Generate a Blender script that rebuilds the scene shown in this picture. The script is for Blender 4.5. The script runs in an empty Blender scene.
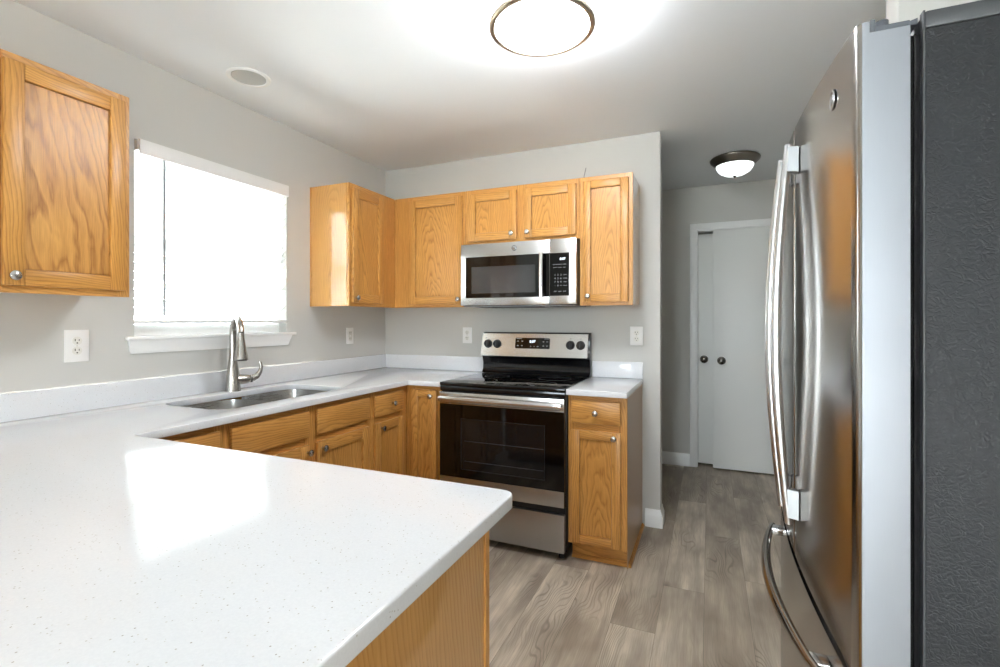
import bpy, bmesh, math, random
from mathutils import Vector, Matrix
random.seed(7)
S = bpy.context.scene
COL = S.collection
PI = math.pi

# ------------------------------------------------------------------ camera
cam_data = bpy.data.cameras.new('camera')
cam = bpy.data.objects.new('camera', cam_data); COL.objects.link(cam)
cam.location = (2.331, -3.150, 1.2776)
cam.rotation_euler = (PI/2, 0, 0.4049)
cam_data.sensor_fit = 'HORIZONTAL'; cam_data.sensor_width = 36.0
cam_data.lens = 36.0*0.487625
cam_data.shift_y = -0.0131; cam_data.shift_x = -0.0006
cam_data.clip_start = 0.02; cam_data.clip_end = 200
S.camera = cam

# ------------------------------------------------------------------ world, exposure
S.view_settings.view_transform = 'Standard'
S.view_settings.look = 'None'
S.view_settings.exposure = 1.02
S.view_settings.gamma = 1.0
S.view_settings.use_curve_mapping = False
w = bpy.data.worlds.new('sky'); S.world = w; w.use_nodes = True
bg = w.node_tree.nodes['Background']
bg.inputs[0].default_value = (0.86, 0.93, 1.0, 1); bg.inputs[1].default_value = 17.0
S.cycles.use_denoising = True
S.cycles.max_bounces = 10; S.cycles.diffuse_bounces = 6; S.cycles.glossy_bounces = 5
S.cycles.transparent_max_bounces = 12; S.cycles.sample_clamp_indirect = 8
S.cycles.caustics_reflective = False; S.cycles.caustics_refractive = False

def area(name, loc, rot, sx, sy, power, color=(1,1,1), portal=False):
    d = bpy.data.lights.new(name, 'AREA'); d.shape = 'RECTANGLE'; d.size = sx; d.size_y = sy
    d.energy = power; d.color = color
    if portal: d.cycles.is_portal = True
    o = bpy.data.objects.new(name, d); COL.objects.link(o); o.location = loc; o.rotation_euler = rot
    return o
sun = bpy.data.lights.new('sun', 'SUN'); sun.energy = 350; sun.angle = 0.009; sun.color = (1.0, 0.98, 0.95)
so = bpy.data.objects.new('sun', sun); COL.objects.link(so)
so.rotation_euler = Vector((0.0, -0.5, -1.0)).to_track_quat('-Z', 'Y').to_euler()
# added fill: unseen upward spot behind the camera, brightens the ceiling
dl = bpy.data.lights.new('added_ceiling_fill', 'SPOT'); dl.energy = 20; dl.shadow_soft_size = 0.12; dl.color = (0.93, 0.97, 1.0)
dl.spot_size = math.radians(150); dl.spot_blend = 0.6
do = bpy.data.objects.new('added_ceiling_fill', dl); COL.objects.link(do); do.location = (2.0, -4.40, 0.60); do.rotation_euler = (PI, 0, 0)
# added fill: unseen low point light, lifts the peninsula edge and end panel
tl = bpy.data.lights.new('added_low_fill', 'POINT'); tl.energy = 11; tl.shadow_soft_size = 0.14; tl.color = (1.0, 0.98, 0.95)
to = bpy.data.objects.new('added_low_fill', tl); COL.objects.link(to); to.location = (2.75, -3.9, 1.02)
# portals guiding the sky through the kitchen window and the added rear door
area('kitchen_window_daylight', (-0.16, -1.39, 1.64), (0, -PI/2, 0), 0.88, 0.84, 1, portal=True)
area('added_rear_door_portal', (1.75, -6.36, 1.10), (PI/2, 0, 0), 1.1, 2.1, 1, portal=True)

# ------------------------------------------------------------------ helpers
def lin(c):
    if isinstance(c, str):
        c = c.lstrip('#'); c = [int(c[i:i+2], 16)/255 for i in (0, 2, 4)]
    return tuple((x/12.92 if x <= 0.04045 else ((x+0.055)/1.055)**2.4) for x in c) + (1,)

class NT:
    def __init__(s, name):
        s.m = bpy.data.materials.new(name); s.m.use_nodes = True
        s.t = s.m.node_tree; s.b = s.t.nodes['Principled BSDF']
    def n(s, typ, **kw):
        nd = s.t.nodes.new(typ)
        for k, v in kw.items(): setattr(nd, k, v)
        return nd
    def set(s, sock, v):
        if hasattr(v, 'is_output') or isinstance(v, bpy.types.NodeSocket): s.t.links.new(v, sock)
        else: sock.default_value = v
    def math(s, op, a, b=None, c=None):
        nd = s.n('ShaderNodeMath', operation=op); s.set(nd.inputs[0], a)
        if b is not None: s.set(nd.inputs[1], b)
        if c is not None: s.set(nd.inputs[2], c)
        return nd.outputs[0]
    def vmath(s, op, a, b=None):
        nd = s.n('ShaderNodeVectorMath', operation=op); s.set(nd.inputs[0], a)
        if b is not None: s.set(nd.inputs[1], b)
        return nd.outputs[1] if op == 'LENGTH' else nd.outputs[0]
    def comb(s, x, y, z):
        nd = s.n('ShaderNodeCombineXYZ')
        for i, v in enumerate((x, y, z)): s.set(nd.inputs[i], v)
        return nd.outputs[0]
    def sep(s, v):
        nd = s.n('ShaderNodeSeparateXYZ'); s.set(nd.inputs[0], v); return nd.outputs
    def noise(s, v, scale, detail=2, rough=0.5, dist=0.0):
        nd = s.n('ShaderNodeTexNoise'); s.set(nd.inputs['Vector'], v)
        nd.inputs['Scale'].default_value = scale; nd.inputs['Detail'].default_value = detail
        nd.inputs['Roughness'].default_value = rough; nd.inputs['Distortion'].default_value = dist
        return nd.outputs['Fac']
    def ramp(s, f, stops):
        nd = s.n('ShaderNodeValToRGB'); s.set(nd.inputs[0], f); e = nd.color_ramp.elements
        while len(e) < len(stops): e.new(0.5)
        for el, (p, c) in zip(e, stops):
            el.position = p; el.color = c if len(c) == 4 else tuple(c)+(1,)
        return nd.outputs[0]
    def mix(s, f, a, b, blend='MIX'):
        nd = s.n('ShaderNodeMix', data_type='RGBA', blend_type=blend)
        s.set(nd.inputs[0], f); s.set(nd.inputs[6], a); s.set(nd.inputs[7], b); return nd.outputs[2]
    def bump(s, h, strength, dist):
        nd = s.n('ShaderNodeBump'); s.set(nd.inputs['Height'], h)
        nd.inputs['Strength'].default_value = strength; nd.inputs['Distance'].default_value = dist
        s.t.links.new(nd.outputs[0], s.b.inputs['Normal'])
    def coord(s, which='Object'): return s.n('ShaderNodeTexCoord').outputs[which]
    def rnd(s): return s.n('ShaderNodeObjectInfo').outputs['Random']
    def pos(s): return s.n('ShaderNodeNewGeometry').outputs['Position']

def simple(name, color, rough=0.5, metal=0.0, spec=0.5, emit=None, estr=0, coat=0):
    t = NT(name); t.b.inputs['Base Color'].default_value = lin(color)
    t.b.inputs['Roughness'].default_value = rough; t.b.inputs['Metallic'].default_value = metal
    t.b.inputs['Specular IOR Level'].default_value = spec
    if coat: t.b.inputs['Coat Weight'].default_value = coat; t.b.inputs['Coat Roughness'].default_value = 0.05
    if emit:
        t.b.inputs['Emission Color'].default_value = lin(emit); t.b.inputs['Emission Strength'].default_value = estr
    return t.m

# ------------------------------------------------------------------ materials
def make_oak(axis, strong=1.0, name='oak', freq=92.0, jag=0.075, rough=0.33):
    t = NT('%s_grain_%s' % (name, axis))
    o = t.sep(t.coord('Object')); r = t.rnd()
    order = {'z': (0, 1, 2), 'x': (1, 2, 0), 'y': (0, 2, 1)}[axis]
    X, Y, Z = (o[i] for i in order)
    r2 = t.math('FRACT', t.math('MULTIPLY', r, 17.31)); r3 = t.math('FRACT', t.math('MULTIPLY', r, 91.7))
    X = t.math('ADD', X, t.math('MULTIPLY_ADD', r2, 0.16, -0.08))
    Y = t.math('ADD', Y, t.math('MULTIPLY_ADD', r3, 0.06, 0.03))
    X = t.math('ADD', X, t.math('MULTIPLY', Z, t.math('MULTIPLY_ADD', r3, 0.10, -0.05)))
    Yt = t.math('ADD', Y, t.math('MULTIPLY', Z, t.math('MULTIPLY_ADD', r2, 0.14, 0.05)))
    zs = t.math('MULTIPLY_ADD', r, 9.0, t.math('MULTIPLY', Z, 0.22))
    wob = t.noise(t.comb(X, Yt, zs), 9.0, 3, 0.55)
    rad = t.vmath('LENGTH', t.comb(X, Yt, 0.0))
    rad = t.math('ADD', rad, t.math('MULTIPLY', wob, jag))
    ring = t.math('FRACT', t.math('MULTIPLY', rad, freq))
    fine = t.noise(t.comb(t.math('MULTIPLY', X, 1.0), Y, t.math('MULTIPLY', Z, 0.035)), 420.0, 2, 0.6)
    mid = t.noise(t.comb(X, Y, t.math('MULTIPLY', Z, 0.05)), 60.0, 2, 0.5)
    big = t.noise(t.comb(X, Y, t.math('MULTIPLY', Z, 0.3)), 5.0, 1, 0.5)
    rg = t.ramp(ring, [(0.0, (1, 1, 1)), (0.22, (0.35, 0.35, 0.35)), (0.75, (0.0, 0.0, 0.0)), (1.0, (0.85, 0.85, 0.85))])
    pores = t.ramp(fine, [(0.46, (1, 1, 1)), (0.60, (0, 0, 0))])
    f = t.math('MULTIPLY', rg, t.math('MULTIPLY_ADD', mid, 0.6, 0.35))
    f = t.math('ADD', f, t.math('MULTIPLY', t.math('SUBTRACT', mid, 0.45), 0.35))
    c1 = t.mix(big, lin('#c98f44'), lin('#daa65d'))
    c = t.mix(t.math('MULTIPLY', f, 0.75*strong), c1, lin('#8f5520'))
    c = t.mix(t.math('MULTIPLY', t.math('MULTIPLY', pores, t.math('MULTIPLY_ADD', rg, 0.6, 0.25)), 0.42*strong), c, lin('#7c4718'))
    t.set(t.b.inputs['Base Color'], c)
    t.b.inputs['Roughness'].default_value = rough
    t.b.inputs['Specular IOR Level'].default_value = 0.45
    t.bump(t.math('SUBTRACT', 1.0, t.math('MULTIPLY', pores, 0.6)), 0.12, 0.001)
    return t.m
OAKZ, OAKX, OAKY = make_oak('z'), make_oak('x'), make_oak('y')
OAKPLY = make_oak('z', 0.5, 'oak_veneer', 92, 0.06, 0.2)
OAKPLY.node_tree.nodes['Principled BSDF'].inputs['Coat IOR'].default_value = 1.9; OAKPLY.node_tree.nodes['Principled BSDF'].inputs['Coat Weight'].default_value = 1.0; OAKPLY.node_tree.nodes['Principled BSDF'].inputs['Coat Roughness'].default_value = 0.07
OAKFIG = make_oak('z', 1.3, 'oak_figured', 40.0, 0.16)
OAKS = [OAKZ, OAKX, OAKY, OAKPLY]

def make_quartz():
    t = NT('white_quartz')
    v = t.n('ShaderNodeTexVoronoi'); p = t.pos(); t.set(v.inputs['Vector'], p); v.inputs['Scale'].default_value = 210
    cell = t.n('ShaderNodeTexWhiteNoise', noise_dimensions='3D'); t.set(cell.inputs['Vector'], v.outputs['Position'])
    pick = t.math('GREATER_THAN', cell.outputs['Value'], 0.88)
    size = t.math('LESS_THAN', v.outputs['Distance'], t.math('MULTIPLY', t.sep(cell.outputs['Color'])[0], 0.26))
    dark = t.math('MULTIPLY', pick, size)
    mott = t.noise(p, 260, 2, 0.6)
    base = t.mix(mott, lin('#d9dbde'), lin('#e7e9eb'))
    spc = t.mix(t.sep(cell.outputs['Color'])[1], lin('#a8a49c'), lin('#d2d0cb'))
    t.set(t.b.inputs['Base Color'], t.mix(dark, base, spc))
    t.b.inputs['Roughness'].default_value = 0.09
    t.b.inputs['Specular IOR Level'].default_value = 0.5
    return t.m
QUARTZ = make_quartz()

def make_steel(name, color, rough, axis='x', strength=0.015, scale=1400):
    t = NT(name); o = t.sep(t.coord('Object'))
    k = [1.0, 1.0, 1.0]; k['xyz'.index(axis)] = 0.012
    v = t.comb(*[t.math('MULTIPLY', o[i], k[i]) for i in range(3)])
    nz = t.noise(v, scale, 2, 0.6)
    sm = t.noise(t.coord('Object'), 4, 3, 0.55)
    t.b.inputs['Base Color'].default_value = lin(color); t.b.inputs['Metallic'].default_value = 1.0
    t.set(t.b.inputs['Roughness'], t.math('ADD', t.math('MULTIPLY_ADD', nz, 0.10, rough-0.05), t.math('MULTIPLY_ADD', sm, 0.08, -0.04)))
    t.bump(nz, strength, 0.0006)
    return t.m
STEEL = make_steel('brushed_stainless', '#cfcecb', 0.25, 'x')
STEELY = make_steel('fridge_stainless', '#aba8a4', 0.17, 'y', 0.008)
b_ = STEELY.node_tree.nodes['Principled BSDF']; b_.inputs['Anisotropic'].default_value = 0.8
tn = STEELY.node_tree.nodes.new('ShaderNodeTangent'); b_.inputs['Anisotropic Rotation'].default_value = 0.25; tn.direction_type = 'RADIAL'; tn.axis = 'Z'
STEELY.node_tree.links.new(tn.outputs[0], b_.inputs['Tangent'])
STEELE = make_steel('fridge_edge_steel', '#9ca0a6', 0.55, 'z', 0.01)
STEELD = make_steel('dark_stainless', '#b0b0b0', 0.30, 'x')
SINKST = make_steel('sink_stainless', '#b9b7b4', 0.28, 'y', 0.01, 900)
NICKEL = make_steel('brushed_nickel', '#b4b0aa', 0.24, 'z', 0.02, 1200)
CHROME = simple('polished_metal', '#cfcfd0', 0.16, 1.0)
HANDM = simple('handle_satin_steel', '#cfcfcf', 0.3, 1.0)
KNOBM = simple('satin_nickel', '#b9b6b2', 0.25, 1.0)
BLKGLASS = simple('black_glass', '#060607', 0.06, 0.0, 0.5)
BLKGLOSS = simple('black_enamel', '#0b0b0d', 0.16, 0.0, 0.5)
BLACK = simple('black_plastic', '#121214', 0.45)
RUBBER = simple('black_gasket', '#070708', 0.7, 0, 0.2)
WHITEP = simple('white_paint', '#f1f1ef', 0.35)
DOORP = simple('door_paint', '#e9eae6', 0.42)
PLASTICW = simple('white_plastic', '#f2f1ee', 0.3)
SLOT = simple('slot_dark', '#4a4640', 0.6)
HINGEG = simple('grey_hinge_plastic', '#565b62', 0.4)
GREYTXT = simple('pale_print', '#c9cdd0', 0.5)
CLOCK = simple('clock_digits', '#e8f3ff', 0.4, emit='#e8f3ff', estr=1.2)
DARKVENT = simple('dark_vent', '#1b1b1c', 0.5)

def wallpaint(name, color, rough=0.75, b=0.05):
    t = NT(name); t.b.inputs['Base Color'].default_value = lin(color); t.b.inputs['Roughness'].default_value = rough
    t.b.inputs['Specular IOR Level'].default_value = 0.3
    t.bump(t.noise(t.pos(), 160, 3, 0.6), b, 0.002); return t.m
WALL = wallpaint('greige_wall_paint', '#cdccc7')
CEIL = wallpaint('ceiling_paint', '#eef1f3', 0.8, 0.03)

def make_fridge_side():
    t = NT('dark_grey_textured_panel'); p = t.pos()
    t.b.inputs['Base Color'].default_value = lin('#292b2e'); t.b.inputs['Specular IOR Level'].default_value = 0.28; t.b.inputs['Roughness'].default_value = 0.5
    v = t.n('ShaderNodeTexVoronoi', feature='DISTANCE_TO_EDGE'); t.set(v.inputs['Vector'], t.vmath('ADD', p, t.comb(t.math('MULTIPLY', t.noise(p, 60, 2), 0.03), 0.0, t.math('MULTIPLY', t.noise(p, 45, 2), 0.03))))
    v.inputs['Scale'].default_value = 120
    h = t.math('ADD', t.math('MINIMUM', v.outputs['Distance'], 0.25), t.math('MULTIPLY', t.noise(p, 300, 2), 0.4))
    t.bump(h, 1.0, 0.0016); return t.m
FRSIDE = make_fridge_side()

def make_floor():
    t = NT('grey_oak_planks'); p = t.sep(t.pos()); X, Y = p[0], p[1]
    W, L = 0.182, 1.22
    u = t.math('ADD', t.math('DIVIDE', X, W), 0.32); ci = t.math('FLOOR', u); fu = t.math('FRACT', u)
    wn = t.n('ShaderNodeTexWhiteNoise', noise_dimensions='1D'); t.set(wn.inputs['W'], ci)
    vv = t.math('ADD', t.math('DIVIDE', Y, L), t.math('MULTIPLY', wn.outputs['Value'], 5.0)); ri = t.math('FLOOR', vv); fv = t.math('FRACT', vv)
    w2 = t.n('ShaderNodeTexWhiteNoise', noise_dimensions='2D'); t.set(w2.inputs['Vector'], t.comb(ci, ri, 0.0))
    rv = w2.outputs['Value']; rc = t.sep(w2.outputs['Color'])
    ox = t.math('MULTIPLY', rc[0], 20.0); oy = t.math('MULTIPLY', rc[1], 20.0)
    gx = t.math('ADD', X, ox); gy = t.math('ADD', Y, oy)
    warp = t.noise(t.comb(gx, t.math('MULTIPLY', gy, 0.35), 0.0), 5.0, 2, 0.5)
    cloud = t.noise(t.comb(gx, t.math('MULTIPLY', gy, 0.30), 1.0), 6.0, 3, 0.55)
    g1 = t.noise(t.comb(t.math('ADD', gx, t.math('MULTIPLY', warp, 0.05)), t.math('MULTIPLY', gy, 0.06), 0.0), 28.0, 3, 0.55)
    g2 = t.noise(t.comb(gx, t.math('MULTIPLY', gy, 0.03), 3.0), 260.0, 2, 0.6)
    mask = t.noise(t.comb(gx, t.math('MULTIPLY', gy, 0.35), 7.0), 4.5, 1, 0.5)
    wv = t.n('ShaderNodeTexWave', wave_type='BANDS', bands_direction='X')
    t.set(wv.inputs['Vector'], t.comb(t.math('ADD', gx, t.math('MULTIPLY', warp, 0.30)), t.math('MULTIPLY', gy, 0.10), 0.0))
    wv.inputs['Scale'].default_value = 22; wv.inputs['Distortion'].default_value = 1.5; wv.inputs['Detail'].default_value = 2
    kn = t.n('ShaderNodeTexVoronoi'); t.set(kn.inputs['Vector'], t.comb(gx, t.math('MULTIPLY', gy, 0.62), 0.0)); kn.inputs['Scale'].default_value = 3.6
    knot = t.ramp(kn.outputs['Distance'], [(0.0, (1, 1, 1)), (0.03, (0.7, 0.7, 0.7)), (0.13, (0, 0, 0))])
    base = t.mix(t.math('MULTIPLY_ADD', rv, 0.7, 0.15), lin('#aa9c89'), lin('#e2d6c3'))
    c = t.mix(t.ramp(cloud, [(0.36, (0.75, 0.75, 0.75)), (0.60, (0, 0, 0))]), base, lin('#7f7263'))
    c = t.mix(t.math('MULTIPLY', t.ramp(g1, [(0.38, (1, 1, 1)), (0.62, (0, 0, 0))]), 0.42), c, lin('#84776a'))
    rl = t.math('MULTIPLY', t.ramp(wv.outputs['Fac'], [(0.0, (1, 1, 1)), (0.28, (0, 0, 0))]), t.ramp(mask, [(0.52, (0, 0, 0)), (0.66, (1, 1, 1))]))
    c = t.mix(t.math('MULTIPLY', rl, 0.55), c, lin('#5c5045'))
    c = t.mix(t.math('MULTIPLY', t.ramp(g2, [(0.38, (1, 1, 1)), (0.55, (0, 0, 0))]), 0.22), c, lin('#74685c'))
    c = t.mix(t.math('MULTIPLY', knot, 0.75), c, lin('#4f4237'))
    seam = t.math('MAXIMUM', t.math('LESS_THAN', fu, 0.010), t.math('LESS_THAN', fv, 0.0016))
    c = t.mix(t.math('MULTIPLY', seam, 0.6), c, lin('#4a4139'))
    t.set(t.b.inputs['Base Color'], c); t.b.inputs['Roughness'].default_value = 0.42
    t.b.inputs['Specular IOR Level'].default_value = 0.4
    t.bump(t.math('SUBTRACT', t.math('MULTIPLY', g2, 0.3), seam), 0.10, 0.001)
    return t.m
FLOOR = make_floor()

def make_glass():
    t = NT('window_glass'); out = t.t.nodes['Material Output']
    tr = t.n('ShaderNodeBsdfTransparent'); tr.inputs[0].default_value = (0.95, 0.97, 0.97, 1)
    gl = t.n('ShaderNodeBsdfGlossy'); gl.inputs['Roughness'].default_value = 0.02
    fr = t.n('ShaderNodeFresnel'); fr.inputs[0].default_value = 1.45
    mx = t.n('ShaderNodeMixShader'); t.set(mx.inputs[0], fr.outputs[0])
    t.t.links.new(tr.outputs[0], mx.inputs[1]); t.t.links.new(gl.outputs[0], mx.inputs[2])
    t.t.links.new(mx.outputs[0], out.inputs[0]); return t.m
GLASS = make_glass()
def make_blind():
    t = NT('white_blind_slat'); out = t.t.nodes['Material Output']
    t.b.inputs['Base Color'].default_value = lin('#f4f4f2'); t.b.inputs['Roughness'].default_value = 0.45
    tl = t.n('ShaderNodeBsdfTranslucent'); tl.inputs[0].default_value = lin('#f4f4f2')
    mx = t.n('ShaderNodeMixShader'); mx.inputs[0].default_value = 0.65
    t.t.links.new(t.b.outputs[0], mx.inputs[1]); t.t.links.new(tl.outputs[0], mx.inputs[2])
    t.t.links.new(mx.outputs[0], out.inputs[0]); return t.m
BLIND = make_blind()
LAMPW = simple('lit_white_diffuser', '#fff6e8', 0.4, emit='#f6f9ff', estr=32.0)
LAMPH = simple('lit_frosted_bowl', '#f4f7f7', 0.25, emit='#eef6f6', estr=1.2)
CANIN = simple('recessed_can_inside', '#b9b7b0', 0.5)
GRASS = simple('pale_paving', '#b9b8b4', 0.9)

# ------------------------------------------------------------------ mesh builder
class MB:
    def __init__(s): s.bm = bmesh.new()
    def _merge(s, b):
        me = bpy.data.meshes.new('tmp'); b.to_mesh(me); b.free(); s.bm.from_mesh(me); bpy.data.meshes.remove(me)
    def box(s, x0, x1, y0, y1, z0, z1, m=0, bev=0.0, seg=2):
        b = bmesh.new(); bmesh.ops.create_cube(b, size=1.0)
        for v in b.verts:
            v.co = Vector(((x0+x1)/2 + v.co.x*(abs(x1-x0)), (y0+y1)/2 + v.co.y*abs(y1-y0), (z0+z1)/2 + v.co.z*abs(z1-z0)))
        if bev: bmesh.ops.bevel(b, geom=b.edges[:], offset=bev, segments=seg, profile=0.5, affect='EDGES')
        for f in b.faces: f.material_index = m
        s._merge(b); return s
    def prism(s, pts, ext, m=0, bev=0.0, seg=2):
        b = bmesh.new(); vs = [b.verts.new(p) for p in pts]; f = b.faces.new(vs)
        r = bmesh.ops.extrude_face_region(b, geom=[f])
        bmesh.ops.translate(b, vec=Vector(ext), verts=[g for g in r['geom'] if isinstance(g, bmesh.types.BMVert)])
        bmesh.ops.recalc_face_normals(b, faces=b.faces[:])
        if bev: bmesh.ops.bevel(b, geom=b.edges[:], offset=bev, segments=seg, profile=0.5, affect='EDGES')
        for f in b.faces: f.material_index = m
        s._merge(b); return s
    def lathe(s, prof, origin, axis=(0, 0, 1), n=32, m=0, close=True):
        b = bmesh.new(); ax = Vector(axis).normalized()
        q = Vector((0, 0, 1)).rotation_difference(ax); o = Vector(origin); rings = []
        for r, h in prof:
            if r < 1e-6: rings.append([b.verts.new(o + q @ Vector((0, 0, h)))])
            else: rings.append([b.verts.new(o + q @ Vector((r*math.cos(2*PI*i/n), r*math.sin(2*PI*i/n), h))) for i in range(n)])
        for A, B in zip(rings, rings[1:]):
            for i in range(n):
                j = (i+1) % n
                if len(A) == 1 and len(B) == 1: continue
                if len(A) == 1: b.faces.new((A[0], B[j], B[i]))
                elif len(B) == 1: b.faces.new((A[i], A[j], B[0]))
                else: b.faces.new((A[i], A[j], B[j], B[i]))
        if close:
            for R in (rings[0], rings[-1]):
                if len(R) > 2: b.faces.new(R)
        bmesh.ops.recalc_face_normals(b, faces=b.faces[:])
        for f in b.faces: f.material_index = m
        s._merge(b); return s
    def cyl(s, p0, p1, r0, r1=None, n=24, m=0):
        d = Vector(p1)-Vector(p0); return s.lathe([(r0, 0), (r0 if r1 is None else r1, d.length)], p0, d, n, m)
    def tube(s, pts, rad, n=14, m=0, ry=None, up=None):
        b = bmesh.new(); P = [Vector(p) for p in pts]; rings = []
        R = rad if hasattr(rad, '__len__') else [rad]*len(P)
        RY = R if ry is None else (ry if hasattr(ry, '__len__') else [ry]*len(P))
        nrm = None
        for i, p in enumerate(P):
            tan = (P[min(i+1, len(P)-1)] - P[max(i-1, 0)]).normalized()
            if nrm is None:
                u = Vector(up) if up else (Vector((0, 0, 1)) if abs(tan.z) < 0.9 else Vector((1, 0, 0)))
                nrm = (u - tan*u.dot(tan)).normalized()
            else: nrm = (nrm - tan*nrm.dot(tan)).normalized()
            bi = tan.cross(nrm)
            rings.append([b.verts.new(p + nrm*R[i]*math.cos(2*PI*k/n) + bi*RY[i]*math.sin(2*PI*k/n)) for k in range(n)])
        for A, B in zip(rings, rings[1:]):
            for i in range(n): b.faces.new((A[i], A[(i+1) % n], B[(i+1) % n], B[i]))
        b.faces.new(rings[0]); b.faces.new(rings[-1])
        bmesh.ops.recalc_face_normals(b, faces=b.faces[:])
        for f in b.faces: f.material_index = m
        s._merge(b); return s
    def text(s, body, size, M, m=0, depth=0.0003):
        cu = bpy.data.curves.new('txt', 'FONT'); cu.body = body; cu.size = size; cu.align_x = 'CENTER'; cu.align_y = 'CENTER'
        cu.extrude = depth; cu.resolution_u = 3
        ob = bpy.data.objects.new('txt', cu); COL.objects.link(ob)
        dg = bpy.context.evaluated_depsgraph_get(); me = bpy.data.meshes.new_from_object(ob.evaluated_get(dg))
        me.transform(M)
        k = len(s.bm.faces); s.bm.from_mesh(me); s.bm.faces.ensure_lookup_table()
        for f in s.bm.faces[k:]: f.material_index = m
        bpy.data.objects.remove(ob); bpy.data.curves.remove(cu); bpy.data.meshes.remove(me); return s

WP = {}
def obj(name, mb, mats, parent=None, smooth=35):
    me = bpy.data.meshes.new(name); bm = mb.bm
    xs = [v.co for v in bm.verts]
    lo = Vector([min(c[i] for c in xs) for i in range(3)]); hi = Vector([max(c[i] for c in xs) for i in range(3)])
    c = (lo+hi)/2
    if parent is None: c = Vector((c.x, c.y, lo.z))
    for v in bm.verts: v.co -= c
    bm.to_mesh(me); bm.free()
    for m in (mats if isinstance(mats, (list, tuple)) else [mats]): me.materials.append(m)
    me.shade_smooth(); me.set_sharp_from_angle(angle=math.radians(smooth))
    o = bpy.data.objects.new(name, me); COL.objects.link(o); WP[o.name] = c
    if parent is not None: o.parent = parent; o.location = c - WP[parent.name]
    else: o.location = c
    return o
def thing(name, label, cat, loc, group=None):
    o = bpy.data.objects.new(name, None); COL.objects.link(o); o.location = loc; o.empty_display_size = 0.1
    WP[o.name] = Vector(loc); return tag(o, label, cat, group)
def tag(o, label, cat, group=None, kind=None):
    o['label'] = label; o['category'] = cat
    if group: o['group'] = group
    if kind: o['kind'] = kind
    return o
def struct(name, mb, mats, parent=None):
    o = obj(name, mb, mats, parent)
    if parent is None: o['kind'] = 'structure'
    return o

# ------------------------------------------------------------------ room shell
H = 2.443; RX = 3.42; RY = -6.30; HY = 1.43
struct('floor', MB().box(-0.12, RX+0.12, RY-0.12, 3.2, -0.12, 0.0), FLOOR)
struct('ceiling', MB().box(-0.12, RX+0.12, RY-0.12, 3.2, H, H+0.12), CEIL)
wy0, wy1, wz0, wz1 = -1.811, -0.97, 1.19, 2.08
struct('wall_left', MB().box(-0.12, 0, RY-0.12, wy0, 0, H).box(-0.12, 0, wy1, 3.2, 0, H)
       .box(-0.12, 0, wy0, wy1, 0, wz0).box(-0.12, 0, wy0, wy1, wz1, H), WALL)
WE = 2.052
struct('wall_back', MB().box(0, WE, 0, 0.118, 0, H, 0, 0.003, 2), WALL)
struct('wall_right', MB().box(RX, RX+0.12, RY-0.12, 3.2, 0, H), WALL)
struct('wall_stub', MB().box(2.866, RX, -1.285, -1.17, 0, H, 0, 0.003, 2), WALL)
px0, px1 = 1.20, 2.30
struct('wall_front', MB().box(0, px0, RY-0.12, RY, 0, H).box(px1, RX, RY-0.12, RY, 0, H).box(px0, px1, RY-0.12, RY, 2.15, H), WALL)
cx0, cx1, cz = 2.23, 3.02, 2.062
struct('wall_hall', MB().box(1.942, cx0, HY, HY+0.115, 0, H).box(cx1, RX, HY, HY+0.115, 0, H).box(cx0, cx1, HY, HY+0.115, cz, H), WALL)
struct('wall_passage', MB().box(0, RX, 3.08, 3.2, 0, H).box(1.942, 2.05, HY+0.115, 3.08, 0, H).box(2.05, RX, HY+0.62, HY+0.70, 0, H), WALL)

# unseen glazed door, added behind the camera to let in more light
t = MB()
for x0, x1 in ((px0, px0+0.07), (1.715, 1.785), (px1-0.07, px1)): t.box(x0, x1, RY-0.10, RY-0.03, 0, 2.15)
t.box(px0, px1, RY-0.10, RY-0.03, 0.0, 0.09).box(px0, px1, RY-0.10, RY-0.03, 2.06, 2.15)
d3 = struct('added_rear_door', t, WHITEP)
obj('pane', MB().box(px0+0.07, 1.715, RY-0.068, RY-0.062, 0.09, 2.06), GLASS, d3)
obj('pane', MB().box(1.785, px1-0.07, RY-0.068, RY-0.062, 0.09, 2.06), GLASS, d3)
o = struct('ground', MB().box(-30, 30, -30, 30, -0.30, -0.16), GRASS)

# kitchen window
t = MB()
t.box(-0.11, -0.06, wy0, wy0+0.020, 1.19, wz1).box(-0.11, -0.06, wy1-0.020, wy1, 1.19, wz1)
t.box(-0.11, -0.06, wy0+0.020, wy1-0.020, 1.19, 1.26).box(-0.11, -0.06, wy0+0.020, wy1-0.020, wz1-0.045, wz1).box(-0.105, -0.065, wy0+0.020, wy1-0.020, 1.62, 1.66)
w1 = struct('window_1', t, WHITEP)
obj('pane', MB().box(-0.088, -0.083, wy0+0.020, wy1-0.020, 1.26, 1.62), GLASS, w1)
obj('pane', MB().box(-0.088, -0.083, wy0+0.020, wy1-0.020, 1.66, wz1-0.045), GLASS, w1)
t = MB().prism([(-0.06, 0, 1.191), (-0.06, 0, 1.207), (0.021, 0, 1.207), (0.0245, 0, 1.204), (0.0245, 0, 1.195), (0.021, 0, 1.191)], (0, 0.84, 0))
for v in t.bm.verts: v.co.y += -1.811
t.box(0.001, 0.0248, -1.850, -0.914, 1.1915, 1.2065, 0, 0.003)
obj('window_sill', t, WHITEP, w1)
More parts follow.
